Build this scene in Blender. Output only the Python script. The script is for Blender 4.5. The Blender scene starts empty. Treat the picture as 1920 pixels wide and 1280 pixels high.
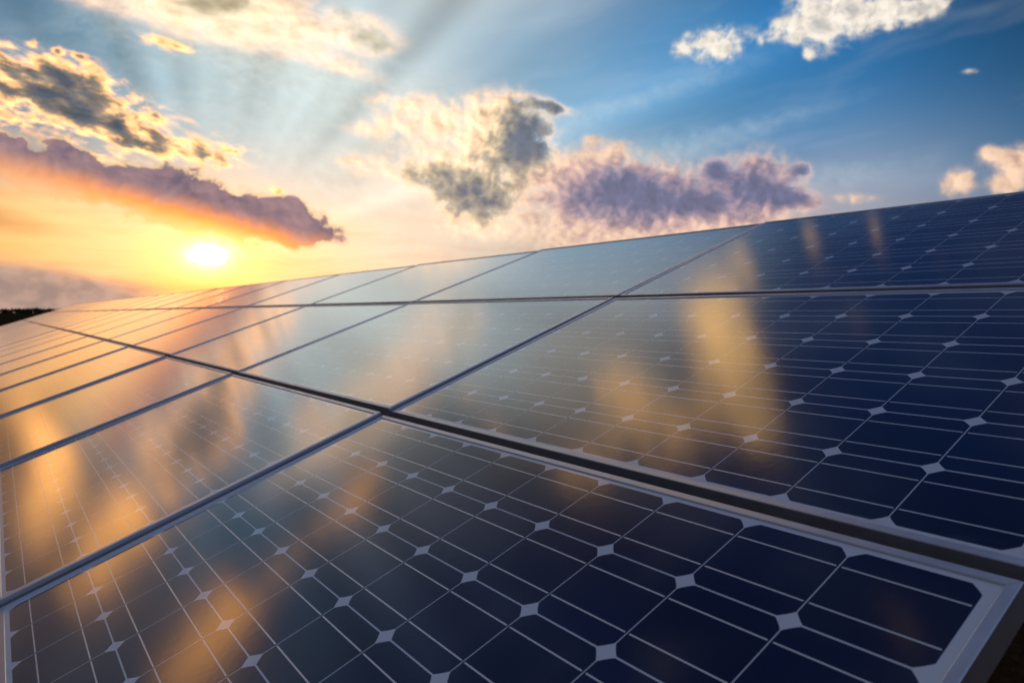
import bpy, math, random
from mathutils import Matrix, Vector
R = math.radians
scene = bpy.context.scene
COL = scene.collection
H0 = 0.50                                   # height of the array's lower edge above the ground
TILT = R(20.697262)
rx, dn, fw = (0.585758, 0.810486, 0.0), (-0.018714, 0.013525, -0.999733), (-0.81027, 0.585602, 0.02309)
CAM_AT = (1.953799, -0.010871, 0.650745)
LENS = 25.1416
SHIFT_Y = -0.043407
ANG = [0.0, -0.00712, -0.01308, -0.01722, -0.0199, -0.02174, -0.02318]
ZOF = [0.0, 0.00397, 0.00757, 0.01026, 0.01222, 0.01376, 0.01507]
ROW_U = [0, 0.0055, -0.0038]
SUN_AZ, SUN_EL = 167.206, 4.229

# ------------------------------------------------------------------ camera
cam_data = bpy.data.cameras.new("camera")
cam = bpy.data.objects.new("camera", cam_data)
COL.objects.link(cam)
rot = Matrix(((rx[0], -dn[0], -fw[0]), (rx[1], -dn[1], -fw[1]), (rx[2], -dn[2], -fw[2])))
cam.matrix_world = Matrix.Translation((CAM_AT[0], CAM_AT[1], CAM_AT[2] + H0)) @ rot.to_4x4()
cam_data.lens = LENS
cam_data.sensor_width = 36.0
cam_data.shift_y = SHIFT_Y
cam_data.clip_start = 0.02
cam_data.clip_end = 6000
cam_data.dof.use_dof = True
cam_data.dof.focus_distance = 1.5
cam_data.dof.aperture_fstop = 5.0
scene.camera = cam

# ------------------------------------------------------------------ exposure
scene.view_settings.view_transform = 'Standard'
scene.view_settings.look = 'None'
scene.view_settings.exposure = 0.0
scene.view_settings.gamma = 1.0
scene.cycles.max_bounces = 4
scene.cycles.diffuse_bounces = 2
scene.cycles.glossy_bounces = 3
scene.cycles.sample_clamp_indirect = 4.0

# ------------------------------------------------------------------ sky data
AZ0 = 144.14                                 # azimuth (from +X towards +Y) of the middle of the view
SKY_POINTS = [  # (azimuth right of the array axis, elevation, spread in degrees, sRGB colour)
    (-35.9, 19.7, 4, (50, 112, 150)),
    (-34.1, 18.8, 4, (60, 125, 165)),
    (-31.4, 18.7, 4, (72, 138, 172)),
    (-34.0, 13.6, 4, (90, 150, 175)),
    (-27.1, 17.7, 4, (115, 172, 195)),
    (-22.1, 15.5, 4, (182, 214, 222)),
    (-26.3, 9.8, 4, (172, 194, 198)),
    (-16.7, 15.6, 4, (202, 224, 226)),
    (-14.3, 10.6, 4, (190, 210, 212)),
    (-6.9, 20.0, 4, (205, 222, 228)),
    (-11.1, 22.7, 4, (190, 216, 226)),
    (-7.7, 12.9, 4, (222, 224, 216)),
    (-0.0, 20.9, 4, (145, 188, 216)),
    (1.7, 17.8, 4, (120, 172, 208)),
    (8.1, 21.4, 4, (62, 138, 195)),
    (14.3, 17.7, 4, (76, 143, 193)),
    (22.1, 20.2, 4, (28, 115, 180)),
    (22.1, 15.8, 4, (45, 125, 185)),
    (29.1, 17.1, 4, (25, 102, 162)),
    (35.3, 18.9, 4, (10, 62, 98)),
    (35.2, 13.4, 4, (26, 88, 140)),
    (22.0, 12.4, 3.5, (80, 145, 192)),
    (29.7, 11.7, 3.5, (62, 128, 178)),
    (12.3, 13.5, 4, (112, 163, 200)),
    (5.1, 13.7, 4, (140, 180, 205)),
    (26.3, 9.8, 3, (130, 168, 195)),
    (33.7, 9.8, 3, (95, 140, 175)),
    (24.2, 7.7, 3, (222, 192, 186)),
    (30.6, 8.0, 3, (190, 178, 185)),
    (16.3, 6.5, 3, (235, 195, 180)),
    (8.1, 6.2, 3, (245, 205, 180)),
    (1.7, 8.8, 3, (235, 212, 190)),
    (-10.2, 7.0, 3, (285, 244, 205)),
    (-2.6, 5.9, 3, (255, 226, 198)),
    (-15.0, 3.6, 2.5, (290, 234, 170)),
    (-8.5, 4.5, 3, (280, 236, 195)),
    (-14.3, 6.9, 3, (275, 238, 200)),
    (-28.0, 5.6, 2.5, (290, 246, 170)),
    (-32.1, 6.1, 2.5, (290, 238, 155)),
    (-35.1, 6.5, 2.5, (290, 225, 135)),
    (-35.1, 4.1, 2, (280, 195, 110)),
    (-31.2, 3.6, 2, (265, 190, 140)),
    (-34.5, 1.5, 2, (175, 152, 142)),
    (-29.6, 1.6, 2, (205, 168, 152)),
    (-25.9, 2.2, 2, (285, 192, 110)),
    (-20.8, 2.3, 2, (300, 200, 110)),
    (-19.0, 5.6, 2.5, (320, 246, 175)),
    (-23.4, 6.2, 2.5, (300, 240, 150)),
    (-16.6, 2.4, 2, (290, 210, 165)),
    (9.3, 41.4, 8, (40, 70, 120)),  # from here down: unseen directions, colours chosen for reflections and light on the panels
    (10.9, 53.4, 13, (3, 14, 50)),
    (20.5, 51.7, 13, (3, 12, 44)),
    (20.0, 40.6, 7, (35, 70, 130)),
    (-22.9, 41.3, 9, (40, 56, 96)),
    (-36.9, 25.8, 7, (78, 108, 135)),
    (-40.1, 16.6, 4, (120, 112, 105)),
    (-47.9, 17.3, 5, (80, 76, 80)),
    (-24.9, 25.4, 5, (135, 138, 135)),
    (-0.9, 28.5, 4, (245, 242, 230)),
    (5.1, 27.7, 4, (185, 202, 215)),
    (-43.8, 12.1, 4, (170, 120, 80)),
    (-5.6, 30.8, 5, (190, 170, 140)),
    (60.0, 84.0, 13, (150, 170, 210)),  # unseen zenith, brightened to light the white back sheet
    (90.0, 20.0, 18, (40, 70, 115)),
    (150.0, 15.0, 22, (46, 48, 60)),
    (-150.0, 15.0, 22, (34, 40, 60)),
    (-90.0, 15.0, 18, (60, 55, 62)),
    (150.0, 42.0, 24, (140, 158, 200)),  # bright unseen sky added behind the camera to light the back sheet
    (-130.0, 45.0, 20, (60, 68, 95)),
    (-60.0, 30.0, 12, (70, 70, 85)),
    (70.0, 50.0, 14, (24, 52, 105)),
    (0.0, -12.0, 12, (60, 48, 40)),
    (60.0, -10.0, 20, (40, 38, 40)),
    (-50.0, -8.0, 12, (80, 55, 35)),
    (150.0, -10.0, 20, (22, 20, 20)),
    (-120.0, -10.0, 20, (30, 25, 22)),
    (0.0, -70.0, 25, (15, 12, 10)),
    (-44.0, 4.0, 3, (120, 80, 50)),  # dark sky added beyond the left edge, to dim the end panels
    (-50.0, 7.0, 5, (66, 46, 38)),
    (-50.0, 12.0, 6, (104, 88, 84)),
    (-60.0, 20.0, 9, (92, 100, 118)),
    (-41.0, 22.0, 5, (75, 120, 150)),
]
WISPS = [
    (-10.21, 15.58, 8.22, 2.79, -6.91, 0.7),
    (-14.29, 10.59, 7.14, 2.04, -17.62, 0.8),
    (-21.33, 16.28, 5.16, 1.89, -4.06, 0.5),
    (-0.43, 6.3, 11.0, 1.7, 7.92, 0.6),
    (-25.01, 19.78, 6.28, 1.78, -1.53, 0.8),
    (-16.74, 18.6, 7.78, 1.52, -4.41, 0.7),
    (5.13, 10.87, 7.59, 2.49, 8.79, 0.6),
    (14.3, 12.99, 10.28, 0.88, 10.78, 0.45),
    (8.11, 16.06, 12.32, 0.8, 13.04, 0.4),
    (-33.17, 15.05, 4.73, 2.08, -7.78, 0.7),
    (22.01, 9.75, 7.32, 1.17, 4.63, 0.4),
]
LOWHAZE = [
    (-35.05, 1.49, 4.3, 1.47, 1.04, 1.0),
    (-29.88, 1.02, 3.54, 0.96, 0.59, 0.8),
    (-25.16, 0.1, 3.85, 0.77, 0.05, 0.5),
    (-36.72, 0.95, 3.3, 2.05, 0.7, 0.8),
]
GOLD = [
    (-32.55, 14.46, 5.69, 1.82, -9.47, 0.62),
    (-34.37, 15.68, 3.14, 1.03, -10.67, 0.45),
    (-31.32, 15.68, 1.69, 1.13, -7.61, 0.55),
    (-27.02, 12.27, 5.72, 1.27, -8.14, 0.62),
    (-32.23, 13.65, 3.61, 0.71, -12.36, 0.35),
    (-35.34, 12.17, 1.16, 0.47, 8.31, 0.4),
    (-24.57, 11.65, 2.82, 0.46, -3.35, 0.3),
    (-32.59, 17.3, 0.31, 0.2, 10.28, 0.8),
    (-34.1, 17.54, 0.3, 0.2, 11.01, 0.6),
    (-31.34, 17.21, 0.43, 0.21, -12.29, 0.8),
    (-26.06, 18.86, 1.7, 0.43, -5.74, 0.7),
    (-21.37, 11.96, 0.52, 0.23, 4.54, 0.6),
    (-29.66, 10.6, 1.6, 0.37, -11.05, 0.5),
    (-18.23, 9.11, 0.58, 0.36, -12.63, 0.8),
]
BANK = [
    (-35.75, 10.94, 1.41, 0.88, -28.76, 0.9),
    (-33.99, 9.26, 2.34, 0.98, -10.54, 0.9),
    (-32.04, 10.88, 1.09, 0.86, -16.59, 0.75),
    (-28.33, 8.71, 4.94, 1.34, -11.12, 1.0),
    (-22.73, 7.57, 5.07, 1.49, -9.77, 1.1),
    (-18.41, 6.98, 3.07, 1.21, -6.06, 0.95),
    (-25.26, 9.9, 1.74, 0.76, -6.27, 0.5),
    (-16.66, 8.26, 1.17, 0.41, -18.25, 0.4),
    (-15.06, 6.08, 1.59, 0.66, -3.51, 0.5),
]
CREAM = [
    (-22.14, 22.29, 4.86, 1.59, 8.06, 0.75),
    (-16.36, 21.21, 6.28, 1.25, -1.75, 0.55),
    (-11.49, 20.96, 1.77, 1.15, -14.49, 0.5),
    (-13.53, 18.67, 3.58, 0.62, -12.9, 0.35),
    (-29.79, 21.01, 3.21, 0.68, 0.72, 0.45),
    (-25.38, 21.11, 2.71, 1.22, -10.95, 0.4),
    (-19.86, 20.11, 5.26, 1.1, -2.91, 0.4),
]
CREAM_DARK = [
    (-22.5, 21.96, 2.31, 0.9, 8.16, 0.9),
    (-11.4, 20.96, 1.83, 1.01, -19.3, 0.7),
    (-15.17, 22.05, 2.42, 0.58, 5.38, 0.3),
]
MIDDLE = [
    (0.21, 14.41, 2.39, 2.04, -18.99, 1.0),
    (-1.94, 15.61, 2.58, 1.6, 0.5, 0.45),
    (-4.71, 10.47, 4.02, 1.5, -13.82, 0.7),
    (-3.43, 12.55, 5.11, 2.47, -8.88, 0.45),
    (-6.85, 15.11, 2.97, 1.28, 1.73, 0.4),
    (-11.25, 14.34, 2.07, 0.64, 2.73, 0.48),
    (-11.85, 11.42, 2.44, 0.82, -17.62, 0.45),
    (3.22, 16.19, 1.46, 0.4, -14.8, 0.75),
    (-3.0, 8.61, 2.99, 1.51, 0.44, 0.4),
    (-1.72, 6.72, 4.7, 1.1, 0.2, 0.4),
    (2.14, 11.32, 3.0, 1.49, -0.41, 0.5),
    (-8.96, 16.42, 2.52, 0.71, 2.44, 0.4),
]
MIDDLE_DARK = [
    (0.86, 14.77, 2.22, 2.03, -19.09, 1.0),
    (1.93, 13.18, 1.72, 1.15, -0.43, 0.8),
    (-4.71, 10.18, 3.81, 1.34, -16.83, 0.85),
    (-2.36, 8.32, 2.57, 1.26, 0.34, 0.62),
    (-0.0, 11.54, 3.0, 1.82, -9.65, 0.62),
    (3.22, 16.19, 1.46, 0.48, -14.8, 0.9),
]
MAUVE = [
    (6.4, 8.98, 5.07, 2.5, -5.9, 0.95),
    (11.42, 8.86, 4.95, 2.22, -6.72, 1.0),
    (19.0, 9.55, 2.33, 2.12, -13.41, 1.0),
    (21.45, 8.54, 1.65, 0.7, -13.7, 0.8),
    (15.96, 11.07, 0.79, 0.6, -3.08, 0.7),
    (22.31, 10.43, 0.55, 0.54, -4.18, 0.65),
    (5.98, 11.68, 2.31, 0.92, 23.28, 0.75),
    (15.46, 7.29, 3.98, 1.38, -1.98, 0.8),
    (8.1, 12.45, 1.24, 0.58, 22.81, 0.6),
    (4.27, 6.28, 4.25, 1.18, -0.46, 0.55),
    (6.41, 13.63, 1.1, 0.36, -1.48, 0.45),
]
MAUVE_DARK = [
    (6.82, 8.98, 4.65, 1.75, -5.97, 0.78),
    (8.72, 10.71, 2.35, 0.98, -9.42, 0.7),
    (12.24, 8.96, 4.5, 1.8, -1.9, 0.85),
    (18.81, 9.56, 2.46, 1.98, -3.19, 1.0),
    (21.45, 8.62, 1.5, 0.7, -13.73, 1.0),
    (15.96, 11.07, 0.95, 0.72, -3.08, 1.0),
    (22.31, 10.43, 0.74, 0.69, -4.18, 1.0),
    (15.07, 8.33, 2.4, 0.89, -2.21, 0.45),
]
WHITE = [
    (16.15, 19.95, 1.73, 1.05, 4.04, 0.95),
    (13.32, 19.93, 0.74, 0.6, -4.34, 0.55),
    (13.94, 20.88, 0.33, 0.22, -4.73, 0.45),
    (21.37, 20.36, 1.43, 0.64, -7.27, 0.7),
    (23.39, 20.01, 1.68, 1.01, -35.09, 0.75),
    (26.07, 20.83, 3.35, 1.16, -9.2, 0.72),
    (24.31, 21.62, 2.18, 0.89, -8.78, 0.5),
    (28.79, 20.46, 2.29, 0.62, -0.1, 0.6),
    (22.68, 18.54, 0.37, 0.32, -7.18, 0.7),
    (30.59, 20.59, 1.07, 0.34, -0.79, 0.5),
    (32.87, 15.97, 0.55, 0.2, -9.7, 0.44),
    (19.47, 20.15, 0.62, 0.43, -6.52, 0.4),
]
PEACH = [
    (32.01, 8.86, 0.77, 0.88, -56.25, 0.9),
    (33.79, 10.5, 0.6, 0.55, -6.84, 0.85),
    (35.3, 9.97, 0.81, 0.88, -57.54, 0.9),
    (34.85, 8.48, 0.99, 0.83, -5.79, 0.8),
    (25.59, 8.28, 1.75, 0.46, -3.9, 0.45),
]
HIGH_GLOWS = [  # gold glows added out of view, to streak the glass by reflection
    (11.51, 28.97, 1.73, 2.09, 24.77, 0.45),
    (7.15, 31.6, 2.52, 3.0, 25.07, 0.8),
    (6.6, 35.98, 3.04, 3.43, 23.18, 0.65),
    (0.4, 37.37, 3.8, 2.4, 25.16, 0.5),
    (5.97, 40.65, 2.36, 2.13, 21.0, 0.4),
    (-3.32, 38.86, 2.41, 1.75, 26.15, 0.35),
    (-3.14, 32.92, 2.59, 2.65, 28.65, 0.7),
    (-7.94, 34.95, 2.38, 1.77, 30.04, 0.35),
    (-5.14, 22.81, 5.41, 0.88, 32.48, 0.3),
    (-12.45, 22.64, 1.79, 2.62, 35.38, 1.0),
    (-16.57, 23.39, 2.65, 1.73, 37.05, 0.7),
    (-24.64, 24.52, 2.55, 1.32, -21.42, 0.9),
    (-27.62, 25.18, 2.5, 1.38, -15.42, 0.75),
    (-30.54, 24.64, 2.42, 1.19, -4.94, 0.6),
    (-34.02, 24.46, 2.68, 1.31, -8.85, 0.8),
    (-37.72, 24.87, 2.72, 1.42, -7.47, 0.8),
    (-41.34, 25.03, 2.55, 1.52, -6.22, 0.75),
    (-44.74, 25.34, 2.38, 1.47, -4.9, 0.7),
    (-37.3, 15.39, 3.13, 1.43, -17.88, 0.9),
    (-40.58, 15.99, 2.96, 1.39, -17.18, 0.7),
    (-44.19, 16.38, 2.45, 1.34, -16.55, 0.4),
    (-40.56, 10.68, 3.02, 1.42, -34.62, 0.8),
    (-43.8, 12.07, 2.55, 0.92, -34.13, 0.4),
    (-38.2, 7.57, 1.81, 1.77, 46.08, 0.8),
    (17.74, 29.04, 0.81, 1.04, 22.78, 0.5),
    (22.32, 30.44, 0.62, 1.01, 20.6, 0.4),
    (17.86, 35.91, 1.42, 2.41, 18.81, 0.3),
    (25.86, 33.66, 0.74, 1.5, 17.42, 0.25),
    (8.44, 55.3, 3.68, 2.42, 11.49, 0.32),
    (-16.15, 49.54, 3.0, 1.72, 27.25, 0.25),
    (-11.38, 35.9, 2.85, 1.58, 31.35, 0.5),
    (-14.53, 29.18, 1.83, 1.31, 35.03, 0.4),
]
SUN_CHART = (-23.07, 4.23)


def lin(c):
    return tuple(((v / 255) / 12.92 if v <= 10 else (((v / 255) + 0.055) / 1.055) ** 2.4) for v in c)


class G:
    """small helper for writing node graphs"""
    def __init__(self, tree):
        self.t = tree
        self.N = tree.nodes
        self.L = tree.links

    def node(self, kind, **kw):
        n = self.N.new(kind)
        for k, v in kw.items():
            setattr(n, k, v)
        return n

    def put(self, sock, v):
        if v is None:
            return
        if isinstance(v, bpy.types.NodeSocket):
            self.L.new(v, sock)
        else:
            if sock.type == 'RGBA' and len(v) == 3:
                v = (*v, 1.0)
            sock.default_value = v

    def m(self, op, a, b=None, c=None, clamp=False):
        n = self.node('ShaderNodeMath', operation=op, use_clamp=clamp)
        for i, v in enumerate((a, b, c)):
            self.put(n.inputs[i], v)
        return n.outputs[0]

    def v(self, op, a, b=None, c=None, scale=None):
        n = self.node('ShaderNodeVectorMath', operation=op)
        for i, x in enumerate((a, b, c)):
            self.put(n.inputs[i], x)
        if scale is not None:
            self.put(n.inputs['Scale'], scale)
        return n.outputs['Value'] if op in ('DOT_PRODUCT', 'LENGTH', 'DISTANCE') else n.outputs[0]

    def xyz(self, x=0.0, y=0.0, z=0.0):
        n = self.node('ShaderNodeCombineXYZ')
        self.put(n.inputs[0], x); self.put(n.inputs[1], y); self.put(n.inputs[2], z)
        return n.outputs[0]

    def sep(self, v):
        n = self.node('ShaderNodeSeparateXYZ')
        self.put(n.inputs[0], v)
        return n.outputs

    def smooth(self, x, a, b, lo=0.0, hi=1.0):
        n = self.node('ShaderNodeMapRange', interpolation_type='SMOOTHSTEP')
        self.put(n.inputs[0], x)
        n.inputs[1].default_value = a; n.inputs[2].default_value = b
        n.inputs[3].default_value = lo; n.inputs[4].default_value = hi
        return n.outputs[0]

    def ramp(self, x, a, b, lo=0.0, hi=1.0):
        n = self.node('ShaderNodeMapRange')
        self.put(n.inputs[0], x)
        n.inputs[1].default_value = a; n.inputs[2].default_value = b
        n.inputs[3].default_value = lo; n.inputs[4].default_value = hi
        return n.outputs[0]

    def mix(self, f, a, b, mode='MIX'):
        n = self.node('ShaderNodeMix', data_type='RGBA', blend_type=mode)
        self.put(n.inputs[0], f); self.put(n.inputs[6], a); self.put(n.inputs[7], b)
        return n.outputs[2]

    def noise(self, vec, scale, detail=5.0, rough=0.55, dim='3D', distort=0.0):
        n = self.node('ShaderNodeTexNoise', noise_dimensions=dim)
        if dim == '1D':
            self.put(n.inputs['W'], vec)
        else:
            self.put(n.inputs['Vector'], vec)
        n.inputs['Scale'].default_value = scale
        n.inputs['Detail'].default_value = detail
        n.inputs['Roughness'].default_value = rough
        n.inputs['Distortion'].default_value = distort
        return n.outputs[0]

    def ellipse(self, P, e, acc):
        cx, cy, sx, sy, r, A = e
        c, s = math.cos(R(r)), math.sin(R(r))
        u = self.v('DOT_PRODUCT', P, (c / sx, s / sx, -(c * cx + s * cy) / sx))
        w = self.v('DOT_PRODUCT', P, (-s / sy, c / sy, -(-s * cx + c * cy) / sy))
        q = self.m('MULTIPLY_ADD', w, w, self.m('MULTIPLY', u, u))
        w = self.m('POWER', 0.45, q)
        return self.m('MULTIPLY_ADD', w, A, acc)

    def field(self, P, lst):
        acc = 0.0
        for e in lst:
            acc = self.ellipse(P, e, acc)
        return acc


# ------------------------------------------------------------------ world
world = bpy.data.worlds.new("World")
scene.world = world
world.use_nodes = True
g = G(world.node_tree)
g.N.clear()
tc = g.node('ShaderNodeTexCoord')
d = tc.outputs['Generated']
e0 = (math.cos(R(AZ0)), math.sin(R(AZ0)), 0.0)
e1 = (math.sin(R(AZ0)), -math.cos(R(AZ0)), 0.0)        # towards the right of the view
ca = g.v('DOT_PRODUCT', d, e0)
sa = g.v('DOT_PRODUCT', d, e1)
dz = g.sep(d)[2]
X = g.m('MULTIPLY', g.m('ARCTAN2', sa, ca), 180 / math.pi)
Y = g.m('MULTIPLY', g.m('ARCSINE', dz), 180 / math.pi)
P0 = g.xyz(X, Y)
P1 = g.xyz(X, Y, 1.0)                        # homogeneous, so that a dot product can turn, scale and shift

# colour of the clear air: blended between seen directions and added unseen ones
wsum, csum = 1e-5, [1e-6, 1e-6, 2e-6]
for a, e, s, c in SKY_POINTS:
    v = (math.cos(R(e)) * math.cos(R(AZ0 - a)), math.cos(R(e)) * math.sin(R(AZ0 - a)), math.sin(R(e)))
    k = 1.0 / R(s) ** 2
    w = g.m('EXPONENT', g.m('MULTIPLY_ADD', g.v('DOT_PRODUCT', d, v), k, -k))
    wsum = g.m('ADD', w, wsum)
    csum = [g.m('MULTIPLY_ADD', w, lin(c)[i], csum[i]) for i in range(3)]
air = g.v('SCALE', g.xyz(*csum), scale=g.m('DIVIDE', 1.0, wsum))

# physical sky underneath it
nish = g.node('ShaderNodeTexSky', sky_type='NISHITA')
nish.sun_disc = False
nish.sun_elevation = R(SUN_EL)
nish.sun_rotation = R(90 - SUN_AZ)
nish.dust_density = 2.0
air = g.v('ADD', g.v('SCALE', air, scale=0.97), g.v('SCALE', nish.outputs[0], scale=0.006))

# beams of light fanning out from the sun
SX, SY = SUN_CHART
sxy = g.v('SUBTRACT', P0, (SX, SY, 0))
sc = g.sep(sxy)
phi = g.m('ARCTAN2', sc[1], sc[0])
rad = g.v('LENGTH', sxy)
beam = g.noise(g.m('MULTIPLY', phi, 1.0), 4.2, 1.0, 0.5, '1D')
beam = g.m('MULTIPLY', g.m('SUBTRACT', beam, 0.5), g.m('MULTIPLY', g.smooth(rad, 6, 16), g.smooth(rad, 75, 30)))
beam = g.m('MULTIPLY', beam, g.smooth(g.m('SUBTRACT', phi, g.m('MULTIPLY', rad, 0.0)), 0.15, 0.4))
air = g.v('SCALE', air, scale=g.m('MULTIPLY_ADD', beam, 1.5, 1.0))

# turbulence shared by all clouds: at the point and a little nearer the sun
warp = g.noise(P0, 0.16, 3.0, 0.5)
wv = g.v('ADD', P0, g.xyz(g.m('MULTIPLY_ADD', warp, 3.0, -1.5), g.m('MULTIPLY_ADD', warp, -1.6, 0.8)))
flat = g.v('MULTIPLY', wv, (1.0, 1.55, 1.0))
NS = g.noise(flat, 0.50, 5.0, 0.52)
tosun = g.v('SCALE', g.v('NORMALIZE', sxy), scale=-0.42)
NSs = g.noise(g.v('ADD', flat, tosun), 0.50, 2.0, 0.52)
NF = g.noise(g.v('ADD', wv, (31.0, 7.0, 0)), 0.90, 5.0, 0.56)
NFs = g.noise(g.v('ADD', wv, g.v('ADD', tosun, (31.0, 7.0, 0))), 0.90, 3.0, 0.56)
emb = g.m('MULTIPLY_ADD', g.m('SUBTRACT', NS, NSs), 3.2, 0.5, clamp=True)
embf = g.m('MULTIPLY_ADD', g.m('SUBTRACT', NF, NFs), 3.4, 0.55, clamp=True)

# the left clouds are drawn out along the wind
wd = g.v('ADD', g.xyz(g.v('DOT_PRODUCT', wv, (0.60, -0.15, 0)), g.v('DOT_PRODUCT', wv, (0.30, 1.30, 0))), (5.0, 3.0, 0))
NG = g.noise(wd, 1.05, 5.0, 0.56)
NGs = g.noise(g.v('ADD', wd, g.v('MULTIPLY', tosun, (0.8, 1.1, 0))), 1.05, 2.0, 0.5)
embg = g.m('MULTIPLY_ADD', g.m('SUBTRACT', NG, NGs), 3.2, 0.5, clamp=True)

# thin veil streaks
veil_n = g.noise(g.v('MULTIPLY', g.v('ADD', wv, g.xyz(0.0, g.m('MULTIPLY', X, -0.18))), (0.35, 1.6, 1)), 0.22, 3.0, 0.5)
veil = g.m('MULTIPLY', g.smooth(veil_n, 0.46, 0.75), g.smooth(Y, 4, 12))
air = g.mix(g.m('MULTIPLY', veil, 0.32), air, g.v('ADD', g.v('SCALE', air, scale=0.7), (0.24, 0.25, 0.26)))
# thin level streaks low in the sky
low_n = g.noise(g.v('MULTIPLY', wv, (0.10, 1.0, 1.0)), 0.9, 4.0, 0.6)
low_f = g.m('MULTIPLY', g.smooth(low_n, 0.42, 0.7), g.smooth(Y, 9.5, 6.0))
air = g.mix(g.m('MULTIPLY', low_f, 0.5), air, g.v('MULTIPLY', air, (0.94, 0.72, 0.62)))
low = g.v('MULTIPLY', sxy, (0.72, 1.15, 1))
rl = g.v('LENGTH', low)
glow = g.m('EXPONENT', g.m('MULTIPLY', rl, -0.95))
glow2 = g.m('EXPONENT', g.m('MULTIPLY', rl, -0.27))
col = g.v('ADD', air, g.v('SCALE', (1.5, 0.27, -0.05), scale=glow2))


def tones(x, stops):
    """colour by thickness: thin backlit edge first, shaded heart last"""
    n = g.node('ShaderNodeValToRGB')
    n.color_ramp.interpolation = 'B_SPLINE'
    el = n.color_ramp.elements
    el[0].position, el[1].position = stops[0][0], stops[-1][0]
    for p, c in stops[1:-1]:
        el.new(p)
    for k, (p, c) in enumerate(stops):
        el[k].position = p
        el[k].color = (*lin(c), 1)
    g.put(n.inputs[0], x)
    return n.outputs[0]


def layer(col, lst, amp_s, amp_f, th, soft, em, em_k, stops, alpha=1.0, span=1.0, hot=1.0, nf=None, dark=None):
    D = g.field(P1, lst)
    val = g.m('MULTIPLY_ADD', g.m('SUBTRACT', NS, 0.5), amp_s, D)
    val = g.m('MULTIPLY_ADD', g.m('SUBTRACT', nf or NF, 0.5), amp_f, val)
    a = g.m('MULTIPLY_ADD', g.smooth(val, th - 0.42, th + 0.12), 0.36, g.m('MULTIPLY', g.smooth(val, th - 0.08, th + soft * 1.6), 0.64))
    a = g.m('MULTIPLY', a, g.smooth(D, 0.04, 0.42))
    t = g.m('MULTIPLY_ADD', g.m('SUBTRACT', em, 0.5), -em_k, g.m('DIVIDE', g.m('SUBTRACT', val, th), span), clamp=True)
    if dark is not None:                       # the side turned from the sun is given its own field
        t = g.m('MULTIPLY_ADD', g.m('SUBTRACT', NS, 0.5), 0.9, g.m('MULTIPLY', g.field(P1, dark), 0.86))
        t = g.m('MULTIPLY_ADD', g.m('SUBTRACT', em, 0.5), -em_k, t, clamp=True)
        t = g.m('MULTIPLY', t, g.smooth(val, th - 0.05, th + 0.30))
    c = tones(t, stops)
    relief = g.m('MULTIPLY_ADD', g.m('SUBTRACT', em, 0.5), 0.30, g.m('MULTIPLY_ADD', g.m('SUBTRACT', NF, 0.5), -0.75, 1.0))
    c = g.v('SCALE', c, scale=g.m('MULTIPLY_ADD', g.m('SUBTRACT', NS, 0.5), -0.5, relief))
    if hot > 1.0:                              # backlit edges are brighter than white
        c = g.v('MULTIPLY', c, g.xyz(g.smooth(t, 0.12, 0.5, hot, 1.0), g.smooth(t, 0.12, 0.5, 1 + (hot - 1) * 0.32, 1.0), 1.0))
    return g.mix(g.m('MULTIPLY', a, alpha), col, c)


# milky wisps between the clouds
col = layer(col, WISPS, 1.5, 0.5, 0.28, 0.7, emb, 0.2,
            [(0, (205, 226, 232)), (0.5, (232, 236, 226)), (1, (246, 240, 222))], 0.42, 1.2)
# cream veil clouds at the top
col = layer(col, CREAM, 1.5, 0.7, 0.16, 0.6, emb, 0.25,
            [(0, (252, 246, 226)), (0.35, (248, 232, 198)), (0.65, (206, 182, 138)), (1, (140, 132, 102))], 0.88, 1.25, 1.7, None, CREAM_DARK)
# gold edged clouds on the left
col = layer(col, GOLD, 1.0, 2.9, 0.40, 0.24, embg, 0.25,
            [(0, (235, 222, 185)), (0.16, (255, 226, 165)), (0.34, (222, 186, 138)), (0.55, (140, 126, 116)), (1, (66, 84, 104))], 0.97, 1.1, 2.6, NG)
# clouds in the middle: cream towards the sun, slate and tan away from it
col = layer(col, MIDDLE, 0.9, 1.5, 0.30, 0.34, embf, 0.26,
            [(0, (255, 242, 216)), (0.28, (250, 222, 180)), (0.58, (176, 160, 138)), (1, (88, 100, 124))], 0.93, 1.2, 1.5, None, MIDDLE_DARK)
# mauve clouds right of the middle, peach where the low light reaches them
col = layer(col, MAUVE, 0.9, 1.5, 0.30, 0.34, embf, 0.26,
            [(0, (252, 216, 184)), (0.25, (228, 186, 172)), (0.55, (168, 146, 160)), (1, (94, 102, 138))], 0.93, 1.15, 1.0, None, MAUVE_DARK)
# white cumulus, top right
col = layer(col, WHITE, 0.9, 2.3, 0.36, 0.26, embf, 0.45,
            [(0, (236, 226, 210)), (0.25, (255, 244, 226)), (0.6, (232, 222, 210)), (1, (178, 180, 184))], 0.96, 1.3)
# peach cumulus, right edge
col = layer(col, PEACH, 0.5, 1.3, 0.36, 0.22, embf, 0.40,
            [(0, (240, 205, 180)), (0.3, (255, 216, 182)), (0.65, (232, 190, 168)), (1, (196, 158, 150))], 0.95, 1.3)
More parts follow.
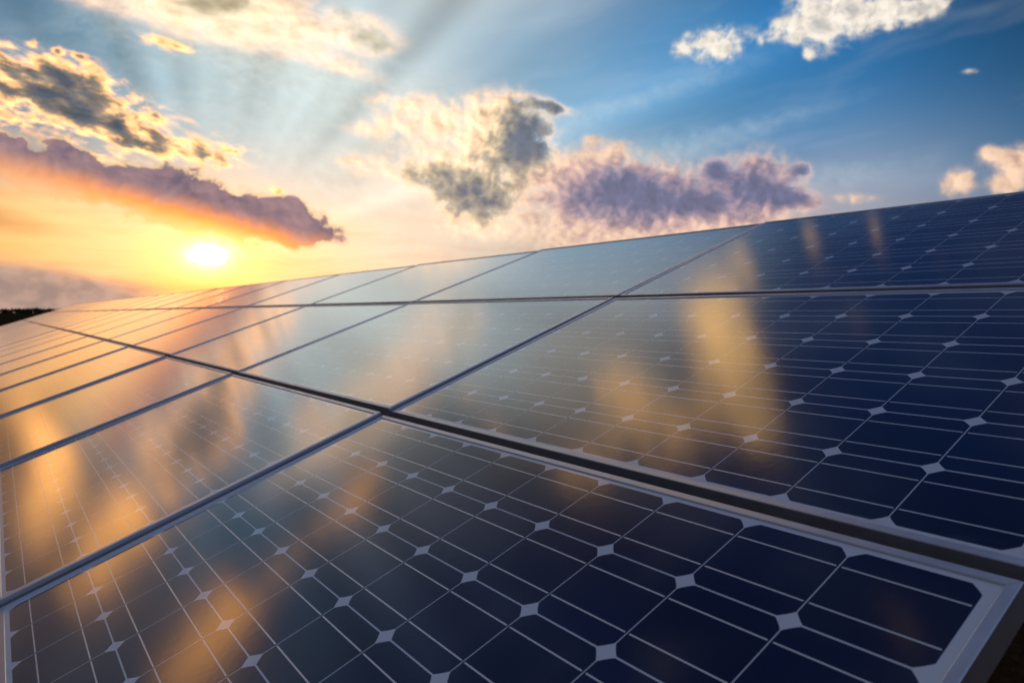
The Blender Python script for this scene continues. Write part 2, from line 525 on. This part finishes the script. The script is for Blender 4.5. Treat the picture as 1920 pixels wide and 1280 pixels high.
# the long bank over the sun: mauve above, lit orange from beneath
axis_y = g.m('MULTIPLY_ADD', X, -0.235, 2.35)
above = g.m('ADD', g.m('SUBTRACT', Y, axis_y), g.m('MULTIPLY_ADD', NS, 1.6, -0.8))
orange = g.smooth(above, 0.6, -1.6)
near_sun = g.smooth(rad, 16, 3)
bank_l = g.mix(orange, lin((172, 138, 142)), g.mix(near_sun, (1.0, 0.46, 0.22), (1.9, 0.56, 0.06)))
bank_d = g.mix(orange, lin((112, 100, 118)), g.mix(near_sun, (0.75, 0.35, 0.20), (1.5, 0.46, 0.07)))
Db = g.field(P1, BANK)
vb = g.m('MULTIPLY_ADD', g.m('SUBTRACT', NF, 0.5), 1.0, g.m('MULTIPLY_ADD', g.m('SUBTRACT', NS, 0.5), 1.7, Db))
ab = g.m('MULTIPLY_ADD', g.smooth(vb, 0.10, 0.40), 0.30, g.m('MULTIPLY', g.smooth(vb, 0.34, 0.52), 0.70))
ab = g.m('MULTIPLY', ab, g.smooth(Db, 0.08, 0.32))
rimb = g.m('MULTIPLY', g.smooth(vb, 0.60, 0.46), g.smooth(above, 0.0, 1.2))
cb = g.mix(g.m('MULTIPLY_ADD', g.m('SUBTRACT', embf, 0.5), 0.4, g.m('MULTIPLY_ADD', g.m('SUBTRACT', NS, 0.5), 2.2, 0.45), clamp=True), bank_d, bank_l)
cb = g.mix(g.m('MULTIPLY', rimb, 0.75), cb, lin((255, 214, 160)))
soft_under = g.smooth(above, -2.2, -0.8)
col = g.mix(g.m('MULTIPLY', ab, g.m('MULTIPLY_ADD', soft_under, 0.6, 0.38)), col, cb)

# dull haze lying on the horizon at the left
Dz = g.field(P1, LOWHAZE)
col = g.mix(g.m('MULTIPLY', g.smooth(g.m('MULTIPLY_ADD', g.m('SUBTRACT', low_n, 0.5), 0.8, Dz), 0.15, 0.85), 0.88), col, g.mix(g.smooth(NS, 0.35, 0.65), lin((150, 134, 132)), lin((196, 164, 150))))

# bright gold patches added out of view, giving the glass its streaks
Dh = g.field(P1, HIGH_GLOWS)
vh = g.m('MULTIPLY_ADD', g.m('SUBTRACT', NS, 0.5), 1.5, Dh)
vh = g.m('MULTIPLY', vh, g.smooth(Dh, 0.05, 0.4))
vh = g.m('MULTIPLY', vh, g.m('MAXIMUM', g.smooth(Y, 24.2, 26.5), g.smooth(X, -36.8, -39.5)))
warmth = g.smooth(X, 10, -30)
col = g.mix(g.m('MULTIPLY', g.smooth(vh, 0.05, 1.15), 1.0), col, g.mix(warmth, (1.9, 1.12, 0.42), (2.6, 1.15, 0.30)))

# glow round the sun and the burnt-out sun itself
col = g.v('ADD', col, g.v('SCALE', (2.4, 0.70, 0.14), scale=glow))
rs = g.m('ADD', g.v('LENGTH', g.v('MULTIPLY', sxy, (0.62, 1.05, 1))), g.m('MULTIPLY_ADD', NF, 0.9, -0.45))
col = g.v('ADD', col, g.v('SCALE', (9.0, 5.5, 3.4), scale=g.m('EXPONENT', g.m('MULTIPLY', rs, -2.3))))
disc = g.smooth(rs, 1.0, 0.15)
col = g.v('ADD', col, g.v('SCALE', (260.0, 110.0, 30.0), scale=g.m('POWER', disc, 2.5)))

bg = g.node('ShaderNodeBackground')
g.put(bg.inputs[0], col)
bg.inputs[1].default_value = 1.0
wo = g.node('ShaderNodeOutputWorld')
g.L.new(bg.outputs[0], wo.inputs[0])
world.cycles.sampling_method = 'MANUAL'
world.cycles.sample_map_resolution = 1024

# ------------------------------------------------------------------ sun
sl = bpy.data.lights.new("sun", 'SUN')
sl.energy = 2.0
sl.angle = R(0.5)
sl.color = (1.0, 0.62, 0.30)
sun = bpy.data.objects.new("sun", sl)
COL.objects.link(sun)
sd = Vector((math.cos(R(SUN_EL)) * math.cos(R(SUN_AZ)), math.cos(R(SUN_EL)) * math.sin(R(SUN_AZ)), math.sin(R(SUN_EL))))
sun.rotation_euler = sd.to_track_quat('Z', 'Y').to_euler()
sun.location = (0, 0, 12)


# ------------------------------------------------------------------ materials
def new_mat(name):
    m = bpy.data.materials.new(name)
    m.use_nodes = True
    gg = G(m.node_tree)
    b = m.node_tree.nodes['Principled BSDF']
    return m, gg, b


L_, S_, PITCH = 1.635, 0.992, 0.158
MU, MV = (L_ - 10 * PITCH) / 2, (S_ - 6 * PITCH) / 2

# the laminate: cells, busbars and white back sheet under glass
mat_glass, q, b = new_mat("laminate")
oc = q.node('ShaderNodeTexCoord').outputs['Object']
oinfo = q.node('ShaderNodeObjectInfo')
px, py, pz = q.sep(oc)
cx = q.m('DIVIDE', q.m('SUBTRACT', px, MU), PITCH)
cy = q.m('DIVIDE', q.m('SUBTRACT', py, MV), PITCH)
dx = q.m('ABSOLUTE', q.m('SUBTRACT', q.m('FRACT', cx), 0.5))
dy = q.m('ABSOLUTE', q.m('SUBTRACT', q.m('FRACT', cy), 0.5))
inside = q.m('MULTIPLY', q.m('LESS_THAN', q.m('ABSOLUTE', q.m('SUBTRACT', cx, 5.0)), 5.0),
             q.m('LESS_THAN', q.m('ABSOLUTE', q.m('SUBTRACT', cy, 3.0)), 3.0))
cellm = q.m('MULTIPLY', q.m('LESS_THAN', dx, 0.4945), q.m('LESS_THAN', dy, 0.4915))
rr = q.v('LENGTH', q.xyz(dx, dy))
cellm = q.m('MULTIPLY', cellm, q.m('LESS_THAN', rr, 0.628))
cellm = q.m('MULTIPLY', cellm, inside)
bar = q.m('LESS_THAN', q.m('ABSOLUTE', q.m('SUBTRACT', dy, 0.25)), 0.0075)
bar = q.m('MULTIPLY', bar, q.m('LESS_THAN', dx, 0.476))
bar = q.m('MULTIPLY', bar, cellm)
cid = q.xyz(q.m('FLOOR', cx), q.m('FLOOR', cy), q.m('MULTIPLY', oinfo.outputs['Random'], 97.0))
wn = q.node('ShaderNodeTexWhiteNoise', noise_dimensions='3D')
q.put(wn.inputs[0], cid)
var = wn.outputs[0]
mott = q.noise(oc, 9.0, 4.0, 0.6)
cell_c = q.mix(var, (0.0008, 0.0070, 0.0400), (0.0022, 0.0110, 0.0620))
cell_c = q.mix(q.m('MULTIPLY', mott, 0.35), cell_c, (0.006, 0.010, 0.036))
fing = q.smooth(q.m('ABSOLUTE', q.m('SUBTRACT', q.m('FRACT', q.m('MULTIPLY', cx, 70.0)), 0.5)), 0.40, 0.5)
cell_c = q.mix(q.m('MULTIPLY', fing, 0.05), cell_c, (0.25, 0.28, 0.33))
sheet_c = q.mix(mott, (0.78, 0.80, 0.83), (0.85, 0.86, 0.88))
base = q.mix(cellm, sheet_c, cell_c)
base = q.mix(bar, base, (0.92, 0.92, 0.90))
# dust: a thin film with specks and run marks
dn1 = q.noise(q.v('ADD', oc, q.xyz(q.m('MULTIPLY', oinfo.outputs['Random'], 50.0))), 3.0, 6.0, 0.65)
streak = q.noise(q.v('MULTIPLY', q.v('ADD', oc, q.xyz(q.m('MULTIPLY', oinfo.outputs['Random'], 20.0))), (26.0, 1.6, 1.0)), 1.0, 4.0, 0.6)
speck = q.smooth(q.noise(oc, 420.0, 2.0, 0.5), 0.70, 0.76)
dust = q.m('ADD', q.m('MULTIPLY', q.smooth(dn1, 0.4, 0.75), 0.006), q.m('MULTIPLY', q.smooth(streak, 0.5, 0.8), 0.006))
dust = q.m('ADD', dust, q.m('MULTIPLY', speck, 0.03))
edge = q.smooth(py, 0.055, 0.012)
grime = q.m('MULTIPLY', edge, q.smooth(q.noise(q.v('MULTIPLY', oc, (9.0, 30.0, 1.0)), 1.6, 5.0, 0.65), 0.42, 0.72))
dust = q.m('ADD', dust, q.m('MULTIPLY', grime, 0.20))
base = q.mix(dust, base, (0.30, 0.26, 0.21))
q.put(b.inputs['Base Color'], base)
b.inputs['Roughness'].default_value = 0.17
q.put(b.inputs['Roughness'], q.m('ADD', q.ramp(dn1, 0.3, 0.75, 0.09, 0.145), q.m('MULTIPLY_ADD', bar, 0.25, q.m('MULTIPLY', speck, 0.1))))
b.inputs['IOR'].default_value = 1.5
b.inputs['Coat Weight'].default_value = 1.0
b.inputs['Coat IOR'].default_value = 1.46
b.inputs['Coat Roughness'].default_value = 0.11
q.put(b.inputs['Metallic'], q.m('MULTIPLY', bar, 0.35))
bump = q.node('ShaderNodeBump')
bump.inputs['Strength'].default_value = 0.05
bump.inputs['Distance'].default_value = 0.002
q.put(bump.inputs['Height'], q.noise(oc, 60.0, 2.0, 0.5))
q.L.new(bump.outputs[0], b.inputs['Normal'])

# anodised aluminium
mat_alu, q, b = new_mat("anodised_aluminium")
oc = q.node('ShaderNodeTexCoord').outputs['Object']
nz = q.noise(oc, 14.0, 5.0, 0.6)
q.put(b.inputs['Base Color'], q.mix(nz, (0.66, 0.67, 0.70), (0.76, 0.77, 0.80)))
b.inputs['Metallic'].default_value = 0.92
q.put(b.inputs['Roughness'], q.ramp(nz, 0.3, 0.7, 0.34, 0.46))
mat_back, q, b = new_mat("white_back_sheet")
q.put(b.inputs['Base Color'], q.mix(q.noise(q.node('ShaderNodeTexCoord').outputs['Object'], 6.0), (0.60, 0.60, 0.58), (0.70, 0.70, 0.68)))
b.inputs['Roughness'].default_value = 0.6

mat_steel, q, b = new_mat("galvanised_steel")
oc = q.node('ShaderNodeTexCoord').outputs['Object']
vo = q.node('ShaderNodeTexVoronoi'); q.put(vo.inputs['Vector'], oc); vo.inputs['Scale'].default_value = 55
q.put(b.inputs['Base Color'], q.mix(q.sep(vo.outputs['Color'])[0], (0.30, 0.31, 0.32), (0.42, 0.43, 0.44)))
b.inputs['Metallic'].default_value = 0.7
b.inputs['Roughness'].default_value = 0.5

mat_soil, q, b = new_mat("soil")
oc = q.node('ShaderNodeTexCoord').outputs['Object']
n1 = q.noise(oc, 1.3, 8.0, 0.65)
n2 = q.noise(oc, 23.0, 6.0, 0.7)
c = q.mix(n1, (0.016, 0.011, 0.007), (0.035, 0.025, 0.014))
c = q.mix(q.smooth(n2, 0.45, 0.7), c, (0.05, 0.036, 0.02))
q.put(b.inputs['Base Color'], c)
b.inputs['Roughness'].default_value = 0.95
b.inputs['Specular IOR Level'].default_value = 0.0
bp = q.node('ShaderNodeBump'); bp.inputs['Strength'].default_value = 0.8; bp.inputs['Distance'].default_value = 0.03
q.put(bp.inputs['Height'], n2); q.L.new(bp.outputs[0], b.inputs['Normal'])

mat_grass, q, b = new_mat("dry_grass")
at = q.node('ShaderNodeAttribute', attribute_name='tint')
q.put(b.inputs['Base Color'], q.mix(at.outputs['Fac'], (0.10, 0.085, 0.03), (0.30, 0.20, 0.09)))
b.inputs['Roughness'].default_value = 0.8

mat_wood, q, b = new_mat("far_foliage")
q.put(b.inputs['Base Color'], q.mix(q.noise(q.node('ShaderNodeTexCoord').outputs['Object'], 0.3, 4.0), (0.030, 0.040, 0.018), (0.06, 0.06, 0.028)))
b.inputs['Roughness'].default_value = 0.9


# ------------------------------------------------------------------ mesh helpers
def link_mesh(name, verts, faces, mat, parent=None, smooth=False):
    me = bpy.data.meshes.new(name)
    me.from_pydata(verts, [], faces)
    me.materials.append(mat)
    if smooth:
        me.polygons.foreach_set('use_smooth', [True] * len(faces))
    me.update()
    o = bpy.data.objects.new(name, me)
    COL.objects.link(o)
    if parent:
        o.parent = parent
    return o


def loft(rings, close_ends=True):
    verts, faces = [], []
    n = len(rings[0])
    for r in rings:
        verts += r
    for i in range(len(rings) - 1):
        for j in range(n):
            a, bb = i * n + j, i * n + (j + 1) % n
            faces.append((a, bb, bb + n, a + n))
    if close_ends:
        faces.append(tuple(range(n))[::-1])
        faces.append(tuple((len(rings) - 1) * n + j for j in range(n)))
    return verts, faces


# ------------------------------------------------------------------ ground
def ground_z(x, y):
    return 0.03 * math.sin(x * 0.9 + 1) * math.cos(y * 1.1) + 0.02 * math.sin(2.3 * x + 3.1 * y)


def axis_steps(lo, hi, near):
    out, v, st = [0.0], 0.0, near
    while v < hi:
        v += st; st *= 1.13; out.append(min(v, hi))
    v, st = 0.0, near
    neg = []
    while v > lo:
        v -= st; st *= 1.13; neg.append(max(v, lo))
    return neg[::-1] + out


xs = axis_steps(-3000, 3000, 0.22)
ys = axis_steps(-3000, 3000, 0.22)
verts = []
for y in ys:
    for x in xs:
        r = math.hypot(x, y)
        z = ground_z(x, y) * max(0.0, 1 - r / 120)
        # the land rises into a low ridge beyond the far end of the array
        if x < -150:
            z += 2.2 * min(1.0, (-x - 150) / 500) * (0.8 + 0.25 * math.sin(y / 130))
        verts.append((x + 1.5, y, z))
nx = len(xs)
faces = [(j * nx + i, j * nx + i + 1, (j + 1) * nx + i + 1, (j + 1) * nx + i) for j in range(len(ys) - 1) for i in range(nx - 1)]
ground = link_mesh("ground", verts, faces, mat_soil, smooth=True)
ground['kind'] = 'structure'

# ------------------------------------------------------------------ array layout
GU, GV = 0.010, 0.025
N_COL = 22
M_TILT = Matrix.Translation((0, 0, H0)) @ Matrix.Rotation(TILT, 4, 'X')
V0 = (S_ + GV) * 1.5


def col_matrix(k):
    kk = min(k, 6)
    m = M_TILT @ Matrix.Translation((-k * (L_ + GU), V0, ZOF[kk])) @ Matrix.Rotation(ANG[kk], 4, 'X')
    return m @ Matrix.Translation((0, -V0, 0))


# ------------------------------------------------------------------ one solar panel
def frame_mesh():
    # section swept round the outline: (distance in from the edge, height)
    prof = [(0.0005, -0.040), (0.0, -0.0395), (0.0, -0.0011), (0.0011, 0.0), (0.0135, 0.0), (0.0145, -0.0010),
            (0.0145, -0.0065), (0.0025, -0.0065), (0.0025, -0.0370), (0.024, -0.0370), (0.024, -0.040)]
    verts, faces = [], []
    n = len(prof)
    e = 0.0003                                # half the hairline joint at each mitre
    corners = ((0, 0), (1, 0), (1, 1), (0, 1))
    for a in range(4):
        c0, c1 = corners[a], corners[(a + 1) % 4]
        b0 = len(verts)
        for (cc, sg) in ((c0, 1), (c1, -1)):
            for (i, z) in prof:
                x = (L_ - i) if cc[0] else i
                y = (S_ - i) if cc[1] else i
                x += sg * e * (c1[0] - c0[0])
                y += sg * e * (c1[1] - c0[1])
                verts.append((x, y, z))
        for j in range(n):
            jj = (j + 1) % n
            faces.append((b0 + j, b0 + jj, b0 + n + jj, b0 + n + j))
        faces.append(tuple(b0 + j for j in range(n))[::-1])
        faces.append(tuple(b0 + n + j for j in range(n)))
    return verts, faces


def make_panel():
    root = bpy.data.objects.new("solar_panel", None)
    root.empty_display_size = 0.2
    COL.objects.link(root)
    v, f = frame_mesh()
    link_mesh("frame", v, f, mat_alu, root)
    i, t, bt = 0.0142, -0.0028, -0.0062
    v = [(i, i, t), (L_ - i, i, t), (L_ - i, S_ - i, t), (i, S_ - i, t), (i, i, bt), (L_ - i, i, bt), (L_ - i, S_ - i, bt), (i, S_ - i, bt)]
    gl = link_mesh("glass_laminate", v, [(0, 1, 2, 3), (7, 6, 5, 4), (0, 4, 5, 1), (1, 5, 6, 2), (2, 6, 7, 3), (3, 7, 4, 0)], mat_glass, root)
    gl.data.materials.append(mat_back)
    for k in range(1, 6):
        gl.data.polygons[k].material_index = 1
    v, f = loft([[(0.775, 0.86, -0.0065), (0.875, 0.86, -0.0065), (0.875, 0.96, -0.0065), (0.775, 0.96, -0.0065)],
                 [(0.777, 0.862, -0.026), (0.873, 0.862, -0.026), (0.873, 0.958, -0.026), (0.777, 0.958, -0.026)]])
    return root


ORD = ['first', 'second', 'third', 'fourth', 'fifth', 'sixth', 'seventh', 'eighth', 'ninth', 'tenth', 'eleventh', 'twelfth', 'thirteenth',
       'fourteenth', 'fifteenth', 'sixteenth', 'seventeenth', 'eighteenth', 'nineteenth', 'twentieth', 'twenty-first', 'twenty-second',
       'twenty-third', 'twenty-fourth']
ROWN = ['bottom', 'middle', 'top']
SPECIAL = {
    (0, 0): 'nearest solar panel, bottom row, dark blue with its right frame corner showing bare',
    (1, 0): 'dark blue solar panel of the middle row crossed by a golden reflection',
    (2, 0): 'solar panel at the right end of the top row, against the sky',
    (0, 1): 'bronze tinted solar panel in the bottom row, second from the near end',
    (1, 1): 'pale shining solar panel in the middle row, second from the near end',
    (2, 1): 'pale grey-blue solar panel in the top row, second from the near end',
}
first = make_panel()
rng = random.Random(4)
for k in range(N_COL):
    cm = col_matrix(k)
    for r in range(3):
        if k == 0 and r == 0:
            o = first
        else:
            o = first.copy()
            COL.objects.link(o)
            for ch in first.children:
                c = ch.copy()
                COL.objects.link(c)
                c.parent = o
        wob = Matrix.Rotation(rng.uniform(-1, 1) * R(0.10), 4, 'X') @ Matrix.Rotation(rng.uniform(-1, 1) * R(0.08), 4, 'Y')
        o.matrix_world = cm @ Matrix.Translation((ROW_U[r], r * (S_ + GV), 0)) @ wob
        o['category'] = 'solar panel'
        o['group'] = 'solar panels of the tilted array'
        if (r, k) in SPECIAL:
            o['label'] = SPECIAL[(r, k)]
        elif k == N_COL - 1:
            o['label'] = 'solar panel at the far left end of the %s row' % ROWN[r]
        else:
            o['label'] = 'solar panel in the %s row, %s from the near right end' % (ROWN[r], ORD[k])


# ------------------------------------------------------------------ rack that carries the panels
rack = bpy.data.objects.new("mounting_rack", None)
COL.objects.link(rack)
rack['label'] = 'galvanised steel rack of rails and posts underneath the tilted solar panels'
rack['category'] = 'rack'
for v_ in (0.20, 0.80, 1.22, 1.82, 2.24, 2.84):
    rings = []
    for k in range(N_COL - 1, -1, -1):
        cm = col_matrix(k)
        ends = ((0.02, L_ - 0.02) if k else (0.02, L_ - 0.06))
        for u in ends:
            rings.append([tuple(cm @ Vector((u, v_ + a, z))) for (a, z) in ((-0.02, -0.043), (0.02, -0.043), (0.02, -0.083), (-0.02, -0.083))])
    vv, ff = loft(rings)
    link_mesh("rail", vv, ff, mat_steel, rack)
for k in range(0, N_COL, 2):
    cm = col_matrix(k)
    u = 0.75
    rings = [[tuple(cm @ Vector((u + a, v_, z))) for (a, z) in ((-0.03, -0.085), (0.03, -0.085), (0.03, -0.145), (-0.03, -0.145))] for v_ in (0.1, 2.95)]
    vv, ff = loft(rings)
    link_mesh("rafter", vv, ff, mat_steel, rack)
    for v_ in (0.55, 2.5):
        top = cm @ Vector((u, v_, -0.12))
        rings = [[(top.x + a, top.y + c_, z) for (a, c_) in ((-0.03, -0.03), (0.03, -0.03), (0.03, 0.03), (-0.03, 0.03))] for z in (-0.15, top.z - 0.01)]
        vv, ff = loft(rings)
        link_mesh("post", vv, ff, mat_steel, rack)

# ------------------------------------------------------------------ dry grass
rng = random.Random(11)
verts, faces, tint = [], [], []


def blade(x, y, z0, h, w, lean, ang, t):
    dxx, dyy = math.cos(ang), math.sin(ang)
    lx, ly = math.cos(ang + 1.3) * lean, math.sin(ang + 1.3) * lean
    b0 = len(verts)
    verts.extend([(x - dxx * w, y - dyy * w, z0), (x + dxx * w, y + dyy * w, z0),
                  (x + lx * 0.35 + dxx * w * 0.7, y + ly * 0.35 + dyy * w * 0.7, z0 + h * 0.6),
                  (x + lx * 0.35 - dxx * w * 0.7, y + ly * 0.35 - dyy * w * 0.7, z0 + h * 0.6),
                  (x + lx, y + ly, z0 + h)])
    faces.append((b0, b0 + 1, b0 + 2, b0 + 3))
    faces.append((b0 + 3, b0 + 2, b0 + 4))
    tint.extend([t] * 5)


def tuft(x, y, n, h):
    z0 = ground_z(x - 1.5, y) - 0.01
    t0 = rng.random()
    for _ in range(n):
        a = rng.uniform(0, 6.283)
        blade(x + rng.gauss(0, 0.03), y + rng.gauss(0, 0.03), z0, h * rng.uniform(0.5, 1.2), rng.uniform(0.0012, 0.003),
              rng.uniform(0.02, 0.12), a, min(1, max(0, t0 + rng.uniform(-0.3, 0.3))))


for _ in range(2600):
    tuft(rng.uniform(1.3, 4.2), rng.uniform(-1.0, 3.5), 12, 0.09)
for _ in range(2600):
    tuft(rng.uniform(-30, 9), rng.choice((rng.uniform(-5, 0.2), rng.uniform(3.0, 8.0))), 9, 0.16)
gr = link_mesh("dry_grass", verts, faces, mat_grass)
ta = gr.data.attributes.new('tint', 'FLOAT', 'POINT')
ta.data.foreach_set('value', tint)
gr['kind'] = 'stuff'
gr['label'] = 'short dry brown grass on the ground beside the array'

# ------------------------------------------------------------------ wood on the horizon
rng = random.Random(3)
verts, faces = [], []
for i in range(900):
    yy = -520 + 1040 * i / 900 + rng.uniform(-2, 2)
    xx = -640 + rng.uniform(-60, 60)
    h = rng.uniform(2.6, 3.4) * (0.85 + 0.25 * math.sin(yy / 37.0) + 0.1 * math.sin(yy / 11.0))
    wdt = h * rng.uniform(0.7, 1.2)
    for _ in range(46):
        a, e = rng.uniform(0, 6.283), rng.uniform(-1, 1)
        rr_ = rng.uniform(0.3, 1.0)
        ce = math.sqrt(1 - e * e)
        p = Vector((xx + math.cos(a) * ce * wdt * rr_, yy + math.sin(a) * ce * wdt * rr_, 1.2 + h * 0.58 + e * h * 0.5 * rr_))
        s = rng.uniform(0.5, 1.1)
        q1 = Vector((rng.gauss(0, 1), rng.gauss(0, 1), rng.gauss(0, 1))).normalized() * s
        q2 = Vector((rng.gauss(0, 1), rng.gauss(0, 1), rng.gauss(0, 1))).normalized() * s
        b0 = len(verts)
        verts.extend([tuple(p - q1), tuple(p + q2), tuple(p + q1), tuple(p - q2)])
        faces.append((b0, b0 + 1, b0 + 2, b0 + 3))
fw_ = link_mesh("far_wood", verts, faces, mat_wood)
fw_['kind'] = 'stuff'
fw_['label'] = 'dark wood along the far horizon'
